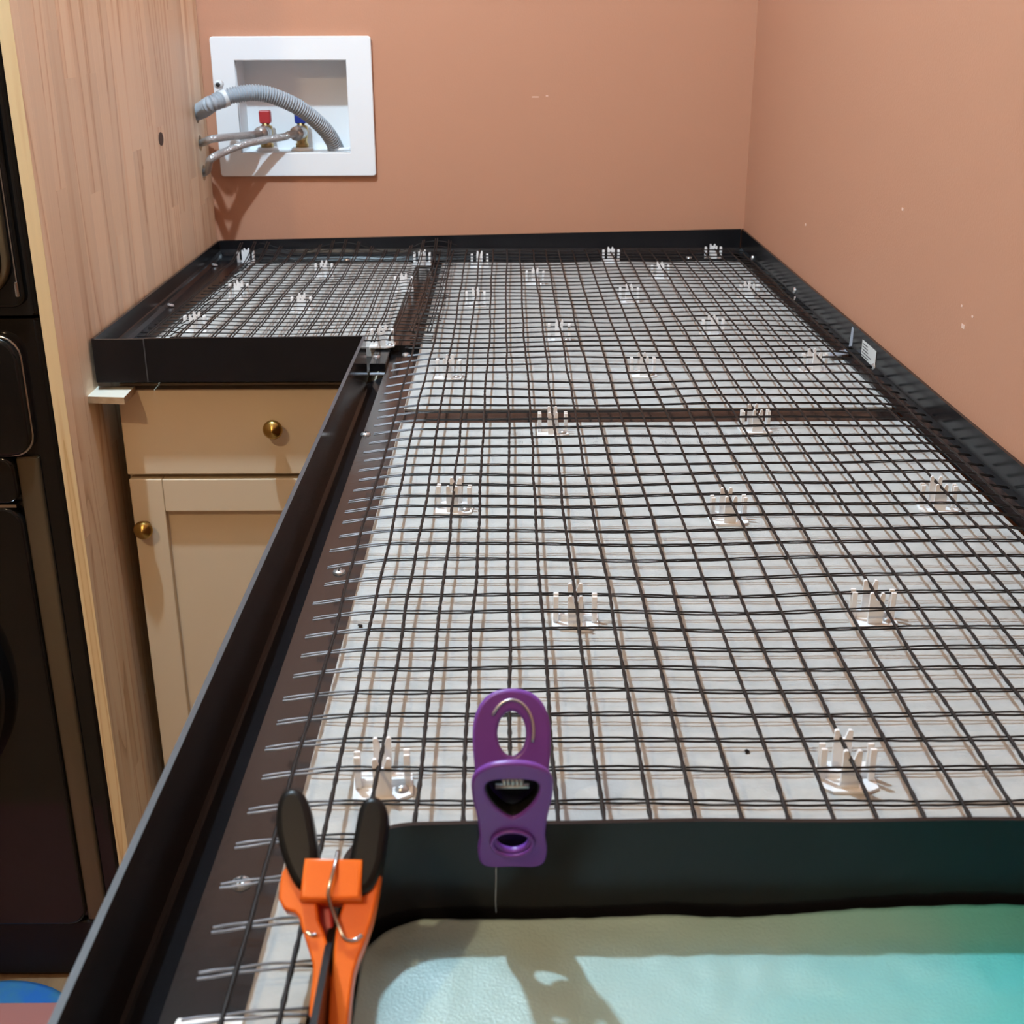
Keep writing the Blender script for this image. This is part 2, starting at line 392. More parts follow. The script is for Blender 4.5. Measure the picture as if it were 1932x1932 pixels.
def pxpath(pts): return [aty(a, b, yy) for a, b, yy in pts]
def hole_in(i): return HOLE_W[i]+Vector((-.05, .0, -.006))
path = catmull([HOLE_W[0]+Vector((-.06, -.004, -.012)), HOLE_W[0]+Vector((0, .003, -.002))]+pxpath([(397, 197, 2.172), (421, 186, 2.184), (438, 180, 2.190), (475, 175, 2.204), (508, 179, 2.216), (542, 192, 2.230), (565, 204, 2.242), (593, 225, 2.262), (619, 252, 2.287), (636, 283, 2.311), (642, 300, 2.320)])+[aty(645, 318, 2.322)], 40)
def resample(P, step):
    out = [P[0].copy()]; need = step
    for a, b in zip(P[:-1], P[1:]):
        d_ = (b-a).length; pos = 0
        while d_-pos >= need: pos += need; out.append(a.lerp(b, pos/d_)); need = step
        need -= d_-pos
    return out
res = resample(path, .00075)
v, fc = tube_data(res, [.0120+.0020*max(-1, min(1, 1.5*math.cos(2*math.pi*i/6))) for i in range(len(res))], 16)
dh = thing('drain_hose', 'grey corrugated drain hose arching from the panel into the outlet box', 'hose', tuple(res[0]))
def under(o, t): o.location = o.location-t.location; o.parent = t; return o
under(mesh_obj('corrugated_tube', v, fc, 'hose_grey', None, True), dh)
i0 = min(range(len(res)), key=lambda i: (res[i]-aty(421, 184, 2.187)).length)
under(tube('strap', res[i0-8:i0+9], .0150, 'strap', None, 20), dh)
cl_ = res[i0]+Vector((-.006, -.004, .022)); under(tube('strap_lug', [cl_+Vector((0, .008, 0)), cl_+Vector((0, -.004, 0))], .007, 'strap', None, 16), dh)
under(tube('screw', [cl_+Vector((0, -.004, 0)), cl_+Vector((0, -.0055, 0))], .0038, 'dark', None, 12), dh)
for i, pts, ex, lab in ((1, [(397, 263, 2.175), (434, 258, 2.205), (472, 255, 2.240)], 505, 'upper braided steel supply hose running to the red-handled valve'),
                        (2, [(397, 301, 2.172), (425, 286, 2.195), (462, 272, 2.218), (500, 264, 2.242), (537, 258, 2.262)], 571, 'lower braided steel supply hose running to the blue-handled valve')):
    cx = aty(ex, 285, YV).x; end = Vector((cx-.003, YV-.036, VZC))
    P = catmull([HOLE_W[i]+Vector((-.06, 0, -.012)), HOLE_W[i]+Vector((0, .004, -.004))]+pxpath(pts)+[end+Vector((-.012, -.014, -.001)), end], 14)
    t = thing('supply_hose', lab, 'hose', tuple(P[0]), group='braided supply hoses')
    under(tube('braided_tube', P, .0063, 'braid', None, 14), t)
    under(tube('coupling_nut', [end+Vector((0, -.003, 0)), end+Vector((0, .016, 0))], .0125, 'steel', None, 20), t)

# ------------------------------------------------------------------ base cabinet under the alcove counter
CY = 1.508
cab = thing('base_cabinet', 'cream painted base cabinet with brass knobs below the short counter', 'cabinet', (-.33, CY, 0))
def cbox(name, b, m, parent=cab, bev=.0015):
    o = box(name, b, m, None, bev); rel = Vector(cab.location)
    o.location = o.location-rel; o.parent = cab; return o
CXL = aty(241, 900, CY).x; CXR = -.12
cbox('carcass', (CXL-.004, CXR, CY+.022, BW-.01, .09, .868), 'cream')
cbox('toe_kick', (CXL+.01, CXR, CY+.07, CY+.085, .001, .09), 'dark')
ZD0 = aty(400, 895, CY).z; ZD1 = aty(400, 904, CY).z
dr = cbox('drawer_front', (CXL, CXR, CY, CY+.020, ZD0, .866), 'cream')
def knob(px, py, parent):
    c_ = aty(px, py, CY)
    o = lathe('knob', [(.0001, .0), (.006, 0), (.006, .009), (.010, .012), (.0125, .016), (.0125, .019), (.010, .0225), (.0001, .0265)], 'brass', None, 32, rot=(math.pi/2, 0, 0))
    o.location = Vector((c_.x, CY, c_.z))-Vector(cab.location)-parent.location; o.parent = parent; return o
knob(519, 803, dr)
dx0 = aty(243, 905, CY).x; ST = .040
dl = bpy.data.objects.new('door', None); COL.objects.link(dl); dl.parent = cab
def dbox(name, b, bev=.0012):
    o = box(name, b, 'cream', None, bev); o.location = o.location-Vector(cab.location); o.parent = dl; return o
ZP = aty(420, 965, CY).z; xs = aty(312, 967, CY).x
dbox('stile', (dx0, xs, CY, CY+.02, .10, ZD1)); dbox('stile', (CXR-ST, CXR, CY, CY+.02, .10, ZD1))
dbox('rail', (xs+.0004, CXR-ST-.0004, CY, CY+.02, ZP, ZD1-.0002)); dbox('rail', (xs+.0004, CXR-ST-.0004, CY, CY+.02, .10, .15))
dbox('door_panel', (xs-.004, CXR-ST+.004, CY+.0105, CY+.017, .14, ZP+.006), 0)
knob(277, 991, dl)

# ------------------------------------------------------------------ counter base: plywood, cement boards, seam strips
BZ = .900; BT = .0127
tag(prism('plywood_base', [(-.149, .15), (-.088, .15), (-.088, .505), (.425, .505), (.425, 2.25), (-.50, 2.25), (-.50, 1.61), (-.149, 1.61)], .8695, BZ-BT-.0002, 'plywood'), 'brown plywood base hidden under the grey cement boards', 'plywood')
def board(poly, lab):
    o = prism('cement_board', poly, BZ-BT, BZ, ['board'], None); return tag(o, lab, 'board', 'cement boards')
SX = -.0735; SY = .4915
near = board([(-.1125, .16), (-.086, .16), (-.086, .475), (-.078, .494), (-.06, .503), (.424, .503), (.424, 1.2525), (-.1125, 1.2525)], 'grey cement board nearest the camera, in front of the black seam')
far = board([(-.1125, 1.3035), (.424, 1.3035), (.424, 2.213), (-.1125, 2.213)], 'grey cement board behind the black seam along the right wall')
alc = board([(-.1795, 1.588), (-.1585, 1.588), (-.1585, 2.213), (-.457, 2.213), (-.4885, 1.588)], 'grey cement board of the short counter beside the pine panel')
tag(box('seam_strip', (-.1115, .424, 1.2535, 1.3025, BZ-BT, BZ-.0014), 'black_plastic'), 'glossy black strip crossing between two cement boards', 'strip')
tag(prism('seam_strip', [(-.1575, 1.600), (-.1135, 1.600), (-.1135, 2.20), (-.1575, 2.20)], BZ-BT, BZ-.0010, 'black_plastic'), 'glossy black strip running front to back beside the short counter board', 'strip')
# dot-matrix printing on the near board, just in front of the seam
V = []; Fc = []
for row, py in ((0, 817), (1, 824), (2, 833)):
    for k in range(26):
        x0 = atz(965+k*35, py, BZ).x; yy = atz(965+k*35, py, BZ).y
        if random.random() < (.35 if k < 18 else .5): continue
        for i in range(7):
            for j in range(4):
                if random.random() < .55:
                    a = x0+i*.0018; b = yy-j*.0022; e = .00055; o_ = len(V)
                    V += [(a, b, BZ+.0001), (a+e*1.5, b, BZ+.0001), (a+e*1.5, b+e*2, BZ+.0001), (a, b+e*2, BZ+.0001)]; Fc.append((o_, o_+1, o_+2, o_+3))
o = mesh_obj('printed_dots', V, Fc, 'dot_ink', near); o['label'] = 'faint dot-matrix printing'; o['kind'] = 'stuff'

# ------------------------------------------------------------------ black plastic form strips
def screw_head(parent, loc, R=.0055, up=(0, 0, 1)):
    v1 = lathe_data([(.0001, .0030), (R*.55, .0026), (R*.9, .0014), (R, 0), (.0001, 0)], 18)
    bm = bmesh.new(); e = R*.12
    for a in (0, 1):
        L_ = R*.55
        bm_box(bm, *((-L_, L_, -e, e) if a == 0 else (-e, e, -L_, L_)), .0020, .0031)
    me = bpy.data.meshes.new('t'); bm.to_mesh(me); bm.free(); v2 = [v.co.copy() for v in me.vertices]; f2 = [tuple(p.vertices) for p in me.polygons]; bpy.data.meshes.remove(me)
    v, fc = join(v1, (v2, f2))
    o = mesh_obj('screw', v, fc, ['steel', 'dark'], parent, False, fm=[0]*len(v1[1])+[1]*len(f2))
    q = Vector(up).to_track_quat('Z', 'Y'); o.rotation_euler = q.to_euler(); q2 = Vector(loc)-(parent.location if parent else Vector()); o.location = q2
    return o
def sweep(name, A, B, secA, secB, m, parent=None, nrm=None):
    A = Vector(A); B = Vector(B); t = (B-A).normalized(); n_ = Vector(nrm) if nrm else Vector((-t.y, t.x, 0))
    V = [A+n_*a+Vector((0, 0, z)) for a, z in secA]+[B+n_*a+Vector((0, 0, z)) for a, z in secB]; k = len(secA)
    Fc = [(i, (i+1) % k, (i+1) % k+k, i+k) for i in range(k)]+[tuple(range(k))[::-1], tuple(range(k, 2*k))]
    o = mesh_obj(name, V, Fc, m, None)
    bm = bmesh.new(); bm.from_mesh(o.data); bmesh.ops.recalc_face_normals(bm, faces=bm.faces); bm.to_mesh(o.data); bm.free()
    if parent: under(o, parent)
    return o
def wall_sec(zr, z0, wfl, t=.0035, zf=None):
    zf = z0+.003 if zf is None else zf
    return [(0, z0), (0, zr), (t, zr), (t, zf+.010), (t+.0025, zf+.004), (t+.007, zf), (wfl, zf), (wfl, z0)]
ZR = .938
# back strip (along the orange back wall)
bs = thing('form_strip', 'black plastic form strip along the orange back wall', 'form strip', (0, BW, BZ), group='black counter form strips')
sweep('strip_body', (.4290, BW-.0005, 0), (-.522, BW-.0005, 0), wall_sec(.9462, BZ, .070), wall_sec(.9290, BZ, .070), 'black_satin', bs, (0, -1, 0))
for px, py in ((655, 490), (1300, 486)): screw_head(bs, atz(px, py, BZ+.003))
# right strip (along the orange right wall)
rs = thing('form_strip', 'long black plastic form strip along the orange right wall', 'form strip', (RW(1), 1.0, BZ), group='black counter form strips')
for ya, za, yb, zb in ((.14, .938, 1.20, .938), (1.20, .938, 2.284, .9462)):
    sweep('strip_body', (RW(ya)-.0004, ya, 0), (RW(yb)-.0004, yb, 0), wall_sec(za, BZ, .018), wall_sec(zb, BZ, .018), 'black_satin', rs, (-1, 0, 0))
for yy, zz in ((1.848, .920), (1.84, .908), (1.43, .912), (2.17, .913)):
    screw_head(rs, (RW(yy)-.0040, yy, zz), .005, (-1, 0, .1))
lab = box('paper_label', (-.0003, 0, -.030, .030, -.0125, .0125), 'paper', None); lab['label'] = 'small white printed paper label'
lab.location = Vector((RW(1.455)-.0042, 1.455, .9195))-rs.location; lab.parent = rs
for k in range(6):
    l_ = random.uniform(.018, .044); s = box('text_line', (-.0006, -.0002, .026-l_, .026, .0085-k*.0036, .0095-k*.0036), 'ink', lab)
tp = prism('tape_scrap', [(0, 0), (.012, .004), (.010, .024), (.003, .026)], 0, .0006, 'tape', None); tp.location = Vector((RW(1.53)-.0052, 1.535, .911))-rs.location; tp.rotation_euler = (math.pi/2, 0, -math.pi/2+.25); tp.parent = rs
tp = prism('tape_scrap', [(0, 0), (.030, .003), (.028, .022), (.006, .020)], 0, .0006, 'tape', None); tp.location = Vector((RW(1.53)-.036, 1.505, .9045))-rs.location; tp.rotation_euler = (0, -.12, .1); tp.parent = rs
# alcove strip along the pine panel
A = Vector((-.5085, 1.489, 0)); Bp = Vector((-.5255, 2.2805, 0))
ls = thing('form_strip', 'black plastic form strip against the pine panel', 'form strip', (-.5085, 1.489, BZ), group='black counter form strips')
secA = [(0, .9005), (0, .936), (.0035, .936), (.0035, .913), (.006, .906), (.011, .9025), (.030, .9025), (.030, .9005)]
secB = [(0, .9005), (0, .929), (.0035, .929), (.0035, .911), (.006, .906), (.011, .9025), (.072, .9025), (.072, .9005)]
sweep('strip_body', A, Bp, secA, secB, 'black_satin', ls, (1, 0, 0))
for px, py in ((322, 576), (405, 500)): screw_head(ls, atz(px, py, .905), .0055, (.3, 0, 1))
# alcove front: short corner piece and long piece with a visible seam between them
xseam = aty(276, 690, 1.486).x; FX = -.1725
def front_piece(x0, x1, z1a, z1b, lab_):
    t = thing('form_strip', lab_, 'form strip', (x0, 1.486, .882), group='black counter form strips')
    V = []; 
    sec = lambda zr: [(0, .8815), (0, zr), (.0035, zr), (.0035, .893), (.008, .8875), (.10, .8875), (.10, .8850), (.03, .8815)]
    sweep('strip_body', (x0, 1.486, 0), (x1, 1.486, 0), sec(z1a), sec(z1b), 'black_satin', t, (0, 1, 0)); return t
front_piece(-.5075, xseam-.0003, .9355, .9360, 'short black form strip corner piece touching the pine panel')
front_piece(xseam+.0003, FX-.0005, .9365, .9385, 'black form strip across the front of the short counter above the drawer')
sw = box('seam_edge', (xseam-.0007, xseam+.0007, 1.4852, 1.4868, .8818, .9363), 'rim_scuff', None); sw.name = 'seam_edge'
under(sw, [o for o in bpy.data.objects if o.get('label', '').startswith('short black form strip')][0])
# main front strip with a trough and a flange under the mesh ends
fs = thing('form_strip', 'long glossy black form strip along the open front edge of the counter', 'form strip', (-.175, .15, .878), group='black counter form strips')
sec = [(0, .878), (0, .938), (.0036, .938), (.0036, .8825), (.0050, .8800), (.0235, .8875), (.0240, .8905), (.0615, .8905), (.0615, .8885), (.0268, .8885), (.0266, .8862), (.005, .878)]
sweep('strip_body', (-.1755, .12, 0), (-.1755, 1.4855, 0), sec, sec, 'black_plastic', fs, (1, 0, 0))
sweep('flange_end', (-.1510, 1.4856, 0), (-.1510, 1.598, 0), [(0, .8885), (0, .8905), (.037, .8905), (.037, .8885)], [(0, .8885), (0, .8905), (.037, .8905), (.037, .8885)], 'black_plastic', fs, (1, 0, 0))
box_ = box('rim_face', (-.1755, -.1720, .13, 1.4850, .9380, .9382), 'rim_scuff', None); under(box_, fs); box_['label'] = 'scuffed grey top edge'
for px, py in ((640, 1078), (455, 1665), (690, 818), (766, 668)): screw_head(fs, atz(px, py, .8905+.001)-Vector((0, 0, .001)), .0055 if py < 900 else .0052)
# ledge closing the trough at the inner corner
cr = thing('corner_block', 'glossy black corner piece closing the trough beside the short counter', 'form strip', (-.172, 1.50, .883), group='black counter form strips')
under(prism('ledge', [(-.1715, 1.5105), (-.1515, 1.5105), (-.1515, 1.586), (-.1715, 1.586)], .8876, .8975, 'black_plastic', None, .0006), cr)
screw_head(cr, (-.166, 1.545, .8975), .0055)
b_ = box('glue_bead', (-.1715, -.1515, 1.5055, 1.5104, .8835, .8865), 'glue', None, .0012); under(b_, cr)

# ------------------------------------------------------------------ sink opening form, foam and plastic sheet
path = [Vector((.4240-.0171*k, .4920-.0003*math.sin(k*.9), 0)) for k in range(27)]
cxr, cyr, rr = -.0425, .4610, .0305
path += [Vector((cxr+rr*math.cos(math.pi/2+math.pi/2*k/14), cyr+rr*math.sin(math.pi/2+math.pi/2*k/14), 0)) for k in range(15)]
path += [Vector((-.0730, .455-.021*k, 0)) for k in range(1, 16)]
def ribbon(name, path, off0, off1, z0, z1, m, parent, wob=.0):
    V = []; n = len(path)
    for i, p_ in enumerate(path):
        t = (path[min(i+1, n-1)]-path[max(i-1, 0)]).normalized(); nn = Vector((t.y, -t.x, 0))
        dz = wob*noise.noise(p_*9)
        for o_, z in ((off0, z0), (off0, z1+dz), (off1, z1+dz), (off1, z0)): V.append(p_+nn*o_+Vector((0, 0, z)))
    Fc = [(4*i+k, 4*i+(k+1) % 4, 4*i+4+(k+1) % 4, 4*i+4+k) for i in range(n-1) for k in range(4)]+[(0, 1, 2, 3), tuple(range(4*n-4, 4*n))[::-1]]
    o = mesh_obj(name, V, Fc, m); bm = bmesh.new(); bm.from_mesh(o.data); bmesh.ops.recalc_face_normals(bm, faces=bm.faces); bm.to_mesh(o.data); bm.free()
    o.data.polygons.foreach_set('use_smooth', [True]*len(o.data.polygons)); o.data.set_sharp_from_angle(angle=.6)
    return under(o, parent)
sk = thing('sink_form', 'black plastic band bent around the sink opening, clamped at the rim', 'form strip', (.1, .4915, .862), group='black counter form strips')
ribbon('band', path, 0, .0028, .862, .938, 'black_satin', sk, .0012)
ribbon('base_flange', path, -.010, -.0002, .862, .868, 'black_satin', sk)
inset = []
for i, p_ in enumerate(path):
    t = (path[min(i+1, len(path)-1)]-path[max(i-1, 0)]).normalized(); inset.append(p_+Vector((t.y, -t.x, 0))*-.0)
PX0, PY1 = -.0688, .4875
def inside_pt(u, v):            # u 0..1 along x, v 0..1 along y inside the opening, corner rounded
    x = PX0+(.432-PX0)*u; y = .15+(PY1-.15)*v
    cx, cy, r_ = PX0+.028, PY1-.028, .028
    if x < cx and y > cy:
        dx, dy = cx-x, y-cy; m_ = max(dx, dy)/r_; l_ = math.hypot(dx, dy)
        if l_ > 0: s = m_*r_/l_; x = cx-dx*s; y = cy+dy*s
    return x, y
def surf(name, zf, z0, nu, nv, m):
    V = []; Fc = []; W = nv+1
    for i in range(nu+1):
        for j in range(nv+1):
            x, y = inside_pt((i/nu)**1.15, 1-(1-j/nv)**1.3); V.append((x, y, zf(x, y)))
    for i in range(nu):
        for j in range(nv): a = i*W+j; Fc.append((a, a+W, a+W+1, a+1))
    k = len(V); V += [(x, y, zf(x, y)-z0) for x, y, z in V]
    Fc += [tuple(q+k for q in f_[::-1]) for f_ in Fc]
    rim = [i*W for i in range(nu+1)]+[nu*W+j for j in range(1, W)]+[i*W+nv for i in range(nu-1, -1, -1)]+[j for j in range(nv-1, 0, -1)]
    for a, b in zip(rim, rim[1:]+rim[:1]): Fc.append((a, b, b+k, a+k)[::-1])
    return mesh_obj(name, V, Fc, m, None, True)
tag(surf('foam_block', lambda x, y: .8785, .030, 30, 24, 'foam'), 'pale foam block filling the sink opening under the plastic sheet', 'foam block')
def zsheet(x, y):
    e = max(0, 1-(PY1-y)/.020); el = max(0, 1-(x-PX0)/.016)
    w_ = .0012*noise.noise(Vector((x*30, y*60, 0)))+.0007*noise.noise(Vector((x*90, y*90, 3)))
    curl = .0030+.0050*max(0, noise.noise(Vector((x*13, 7.3, 0)))) + .006*max(0, min(1, (x-.11)/.06))
    return .8815+w_+curl*e*e+.004*el*el
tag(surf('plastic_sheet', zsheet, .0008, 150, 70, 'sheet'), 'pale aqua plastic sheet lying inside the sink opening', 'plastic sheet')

# ------------------------------------------------------------------ white mesh spacers
CL = [(465, 497, 1, 'white mesh spacer in the far left corner beside the pine panel'),
 (612, 522, 1, 'white mesh spacer in the middle of the far edge of the short counter'),
 (797, 500, 1, 'white mesh spacer at the far end of the front-to-back black strip'),
 (452, 562, 1, 'white mesh spacer on the short counter, second from front along the pine panel'),
 (570, 588, 1, 'white mesh spacer in the centre of the short counter board'),
 (762, 548, 1, 'white mesh spacer halfway along the edge of the front-to-back black strip'),
 (370, 625, 1, 'white mesh spacer at the front left of the short counter above the corner seam'),
 (722, 652, 1, 'white mesh spacer at the inner corner where the trough begins'),
 (897, 503, 0, 'white mesh spacer against the back strip just right of the overlapping meshes'),
 (1148, 495, 0, 'white mesh spacer against the middle of the back strip'),
 (1352, 489, 0, 'white mesh spacer in the far right corner between the orange walls'),
 (1022, 537, 0, 'white mesh spacer left of two in the second row from the back wall'),
 (1236, 525, 0, 'white mesh spacer right of two in the second row from the back wall'),
 (883, 577, 0, 'white mesh spacer leftmost in the third row from the back wall'),
 (1175, 570, 0, 'white mesh spacer in the middle of the third row from the back wall'),
 (1408, 564, 0, 'white mesh spacer rightmost in the third row, near screws in the right strip'),
 (1048, 642, 0, 'white mesh spacer left of two in the fourth row from the back wall'),
 (1340, 632, 0, 'white mesh spacer right of two in the fourth row from the back wall'),
 (842, 712, 0, 'white mesh spacer leftmost in the row behind the black seam, beside the trough'),
 (1208, 708, 0, 'white mesh spacer in the middle of the row behind the black seam'),
 (1540, 700, 0, 'white mesh spacer beside the paper label on the right strip'),
 (1036, 817, 0, 'white mesh spacer left of two standing against the crossing black seam'),
 (1415, 812, 0, 'white mesh spacer right of two standing against the crossing black seam'),
 (843, 965, 0, 'white mesh spacer leftmost in the row in front of the black seam'),
 (1362, 985, 0, 'white mesh spacer in the middle of the row in front of the black seam'),
 (1775, 962, 0, 'white mesh spacer rightmost in the row in front of the black seam'),
 (1080, 1178, 0, 'white mesh spacer directly behind the purple clip'),
 (1640, 1172, 0, 'white mesh spacer in the third row from the sink, near the right edge'),
 (1573, 1474, 0, 'white mesh spacer standing just behind the black sink band at right'),
 (722, 1490, 0, 'white mesh spacer just behind the orange clamp')]
CLIP_H = .0215
pt = [atz(*q, .8940) for q in ((335, 1919), (470, 1916), (430, 2010), (290, 2010))]
tag(prism('plastic_tab', [(q.x, q.y) for q in pt], .8906, .8940, 'clip_white', None, .0006), 'white plastic tab on the black flange, cut off by the bottom edge', 'plastic tab')
def prongs(w_, h, t, notch):
    return [(-w_, 0), (w_, 0), (w_, h-.0008), (w_-.0006, h), (w_-.0019, h), (.0008, h-notch), (-.0008, h-notch), (-(w_-.0019), h), (-w_+.0006, h), (-w_, h-.0008)]
def make_clip(lab_):
    t = thing('mesh_spacer', lab_, 'mesh spacer', group='white mesh spacers'); t.scale = (1.2, 1.2, 1.15)
    prism('base', [(-.0135, -.0125), (.006, -.0125), (.0135, -.008), (.0135, .008), (.008, .0125), (-.008, .0125), (-.0135, .009)], .0001, .0016, 'clip_white', t)
    for s in (-1, 1):
        bm = bmesh.new(); pr = prongs(.0042, CLIP_H-.001, 0, .0048)
        a = [bm.verts.new((x, -.0009, z+.0016)) for x, z in pr]; b = [bm.verts.new((x, .0009, z+.0016)) for x, z in pr]
        bm.faces.new(a); bm.faces.new(b[::-1])
        for i in range(len(pr)): j = (i+1) % len(pr); bm.faces.new((a[i], a[j], b[j], b[i]))
        bm_obj('fork', bm, 'clip_white', t, loc=(0, s*.0088, 0))
        for s2 in (-1, 1):
            box('post', (-.0015, .0015, -.0008, .0008, .0016, .0190), 'clip_white', t, bev=.0003, seg=1, loc=(s*.0112, s2*.0024+.0005, 0))
    box('web', (-.011, .011, -.0009, .0009, .0016, .0050), 'clip_white', t)
    sx = random.choice((-1, 1))
    v, fc = lathe_data([(.0001, .0040), (.0022, .0037), (.0034, .0018), (.0034, .0016), (.0001, .0016)], 12)
    mesh_obj('screw', v, fc, 'steel', t, True, loc=(sx*.0085, -.0045 if sx > 0 else .005, 0))
    return t
proto = None; CLIPW = []
def copy_tree(o):
    c_ = o.copy(); COL.objects.link(c_)
    for ch in o.children:
        k = ch.copy(); COL.objects.link(k); k.parent = c_
    return c_
for px, py, al, lab_ in CL:
    if proto is None: t = make_clip(lab_); proto = t
    else: t = copy_tree(proto); t['label'] = lab_
    zb = BZ if py < 1900 else .8905
    p_ = atz(px, py-(4 if py > 900 else 0), zb)
    if not al and py < 1900: p_.x = min((-.1153+.02325*i for i in range(24)), key=lambda q: abs(q-p_.x))
    t.location = (p_.x, p_.y, zb)
    t.rotation_euler = (0, 0, random.choice((0, math.pi))+random.uniform(-.12, .12)); CLIPW.append(p_)

# ------------------------------------------------------------------ reinforcing mesh
def nz(x, y, s, k=0): return noise.noise(Vector((x*s, y*s, 3.7*k)))
def hmain(x, y):
    z = .9190+.0030*nz(x, y, 7, 1)
    pull = 0; wsum = 0
    for c_ in CLIPW:
        d2 = (c_.x-x)**2+(c_.y-y)**2; g_ = math.exp(-d2/(2*.03**2)); pull += g_*.9205; wsum += g_
    z = (z+pull)/(1+wsum)
    if x < -.085: z -= .0060*min(1, (-.085-x)/.05)**1.5*(1 if y < 1.5 else .2)
    if x > .40: z -= .004*(x-.40)/.03
    return z
mm = thing('reinforcing_mesh', 'dark brown reinforcing mesh laid over the main counter', 'mesh', (-.09, .5, .9165))
ROWY = [1.449, 1.4177, 1.3844, 1.3458, 1.3155, 1.2845, 1.2529, 1.2276, 1.2026, 1.1743, 1.1457, 1.1184, 1.0934, 1.0651, 1.0368, 1.0095, 0.9822, 0.9579, 0.9336, 0.9033, 0.8763, 0.8467, 0.8144, 0.7841, 0.7578, 0.7308, 0.7032, 0.6769, 0.6489, 0.6216, 0.5943, 0.565, 0.5347, 0.5054, 0.4768, 0.4475, 0.4195, 0.3932, 0.367, 0.34]
y = ROWY[0]+.0285
while y < 2.225: ROWY.insert(0, y); y += .0285+random.uniform(-.0015, .0015)
COLX = [-.1153+.02325*i for i in range(24)]
def colx(i, y): return COLX[i]+.0022*nz(i*.35, y, 4.5, 2)+.0012*nz(i*.9, y, 13, 3)
def rowy(k, x): return ROWY[k]+.0045*nz(x, ROWY[k]*.6, 3.6, 4)+.0012*nz(x, k*.7, 14, 5)+(.010*max(0, x-.18) if ROWY[k] < 1.3 else 0)
for i, cx_ in enumerate(COLX):
    if i >= 24: continue
    y0 = .4985 if cx_ > -.07 else .20
    y1 = 2.222-(.003*random.random())
    if cx_ > .418: y1 = 2.20
    P = []; R = []; y = y0; n = int((y1-y0)/.0052)
    for k in range(n+1):
        y = y0+(y1-y0)*k/n; x = colx(i, y); P.append((x, y, hmain(x, y)+.0007)); R.append(.00118+.00026*math.sin(2*math.pi*y/.0142+i))
    under(tube('warp_strand', P, R, 'strand', None, 6), mm)
for k, ry in enumerate(ROWY):
    xl = (-.134 if ry < 1.47 else -.122)+random.uniform(-.003, .002); xr = RW(ry)-.0052-random.uniform(0, .006)
    if ry < .500: xr = -.0795+random.uniform(-.004, .001) if ry < .47 else -.083
    n = max(6, int((xr-xl)/.0058)); ds = []
    for s in (-1, 1):
        P = []
        for q in range(n+1):
            x = xl+(xr-xl)*q/n; yy = rowy(k, x); ph = (x-COLX[0])/.02325
            sep = .0017-.0003*math.cos(2*math.pi*ph)+.0007*nz(x, k*3.1, 22, 6)
            P.append((x, yy+s*sep, hmain(x, yy)-.0005))
        ds.append(tube_data(P, .00068, 5))
    v, fc = join(*ds); under(mesh_obj('weft_strand', v, fc, 'weft_strand', None, True), mm)

am = thing('reinforcing_mesh', 'dark reinforcing mesh with paired strands over the short counter', 'mesh', (-.3, 1.6, .917))
def halc(x, y):
    z = .9160+.003*nz(x, y, 8, 7); pull = 0; wsum = 0
    for c_ in CLIPW[:8]:
        g_ = math.exp(-((c_.x-x)**2+(c_.y-y)**2)/(2*.03**2)); pull += g_*.9195; wsum += g_
    z = (z+pull)/(1+wsum)
    if y > 2.14: z += .010*((y-2.14)/.09)**1.4*(1+.8*math.sin(x*38))
    if x < -.44: z -= .004
    return z+.0012*(x > -.16)
k = 0; x = -.4725
while x < -.098:
    xi = x; y0 = 1.545 if xi > -.46 else 1.60
    xmin = lambda y: -.486+.040*(y-1.59)/.62
    ds = []; y1 = 2.238
    if xi > -.166: y0 = 1.60 if xi > -.13 else 1.572
    n = int((y1-y0)/.009)
    for s in (-1, 1):
        P = []
        for q in range(n+1):
            yy = y0+(y1-y0)*q/n; xx = xi+.002*nz(xi*3, yy, 6, 8)+s*(.0019+.0005*nz(xi*9, yy, 30, 9)); P.append((xx, yy, halc(xx, yy)+.0005))
        ds.append(tube_data(P, .00098, 5))
    v, fc = join(*ds); under(mesh_obj('weft_strand', v, fc, 'strand', None, True), am)
    x += .0233
y = 1.556
while y < 2.242:
    xl = max(-.4905+.045*(y-1.59)/.62, -.4885)+random.uniform(0, .004); xr = -.090+random.uniform(-.012, .006); P = []; n = 62
    for q in range(n+1):
        xx = xl+(xr-xl)*q/n; yy = y+.004*nz(xx, y, 5, 10)+(-.02*max(0, xx+.13)); P.append((xx, yy, halc(xx, yy)-.0006))
    under(tube('warp_strand', P, .00085, 'strand', None, 5), am)
    y += .0232
# crumbs of plastic
for px, py, lab_ in ((1481, 1056, 'black plastic crumb on the mesh right of centre'), (1409, 1420, 'black plastic crumb left of the spacer behind the sink band'), (680, 1183, 'small dark crumb on the board near its left edge')):
    p_ = atz(px, py, BZ); bm = bmesh.new(); bmesh.ops.create_icosphere(bm, subdivisions=1, radius=.0022)
    for v_ in bm.verts: v_.co *= random.uniform(.6, 1.2); v_.co.z *= .5
    tag(bm_obj('plastic_crumb', bm, 'black_rubber', None, loc=(p_.x, p_.y, BZ+.0012)), lab_, 'crumb', 'crumbs on the counter')

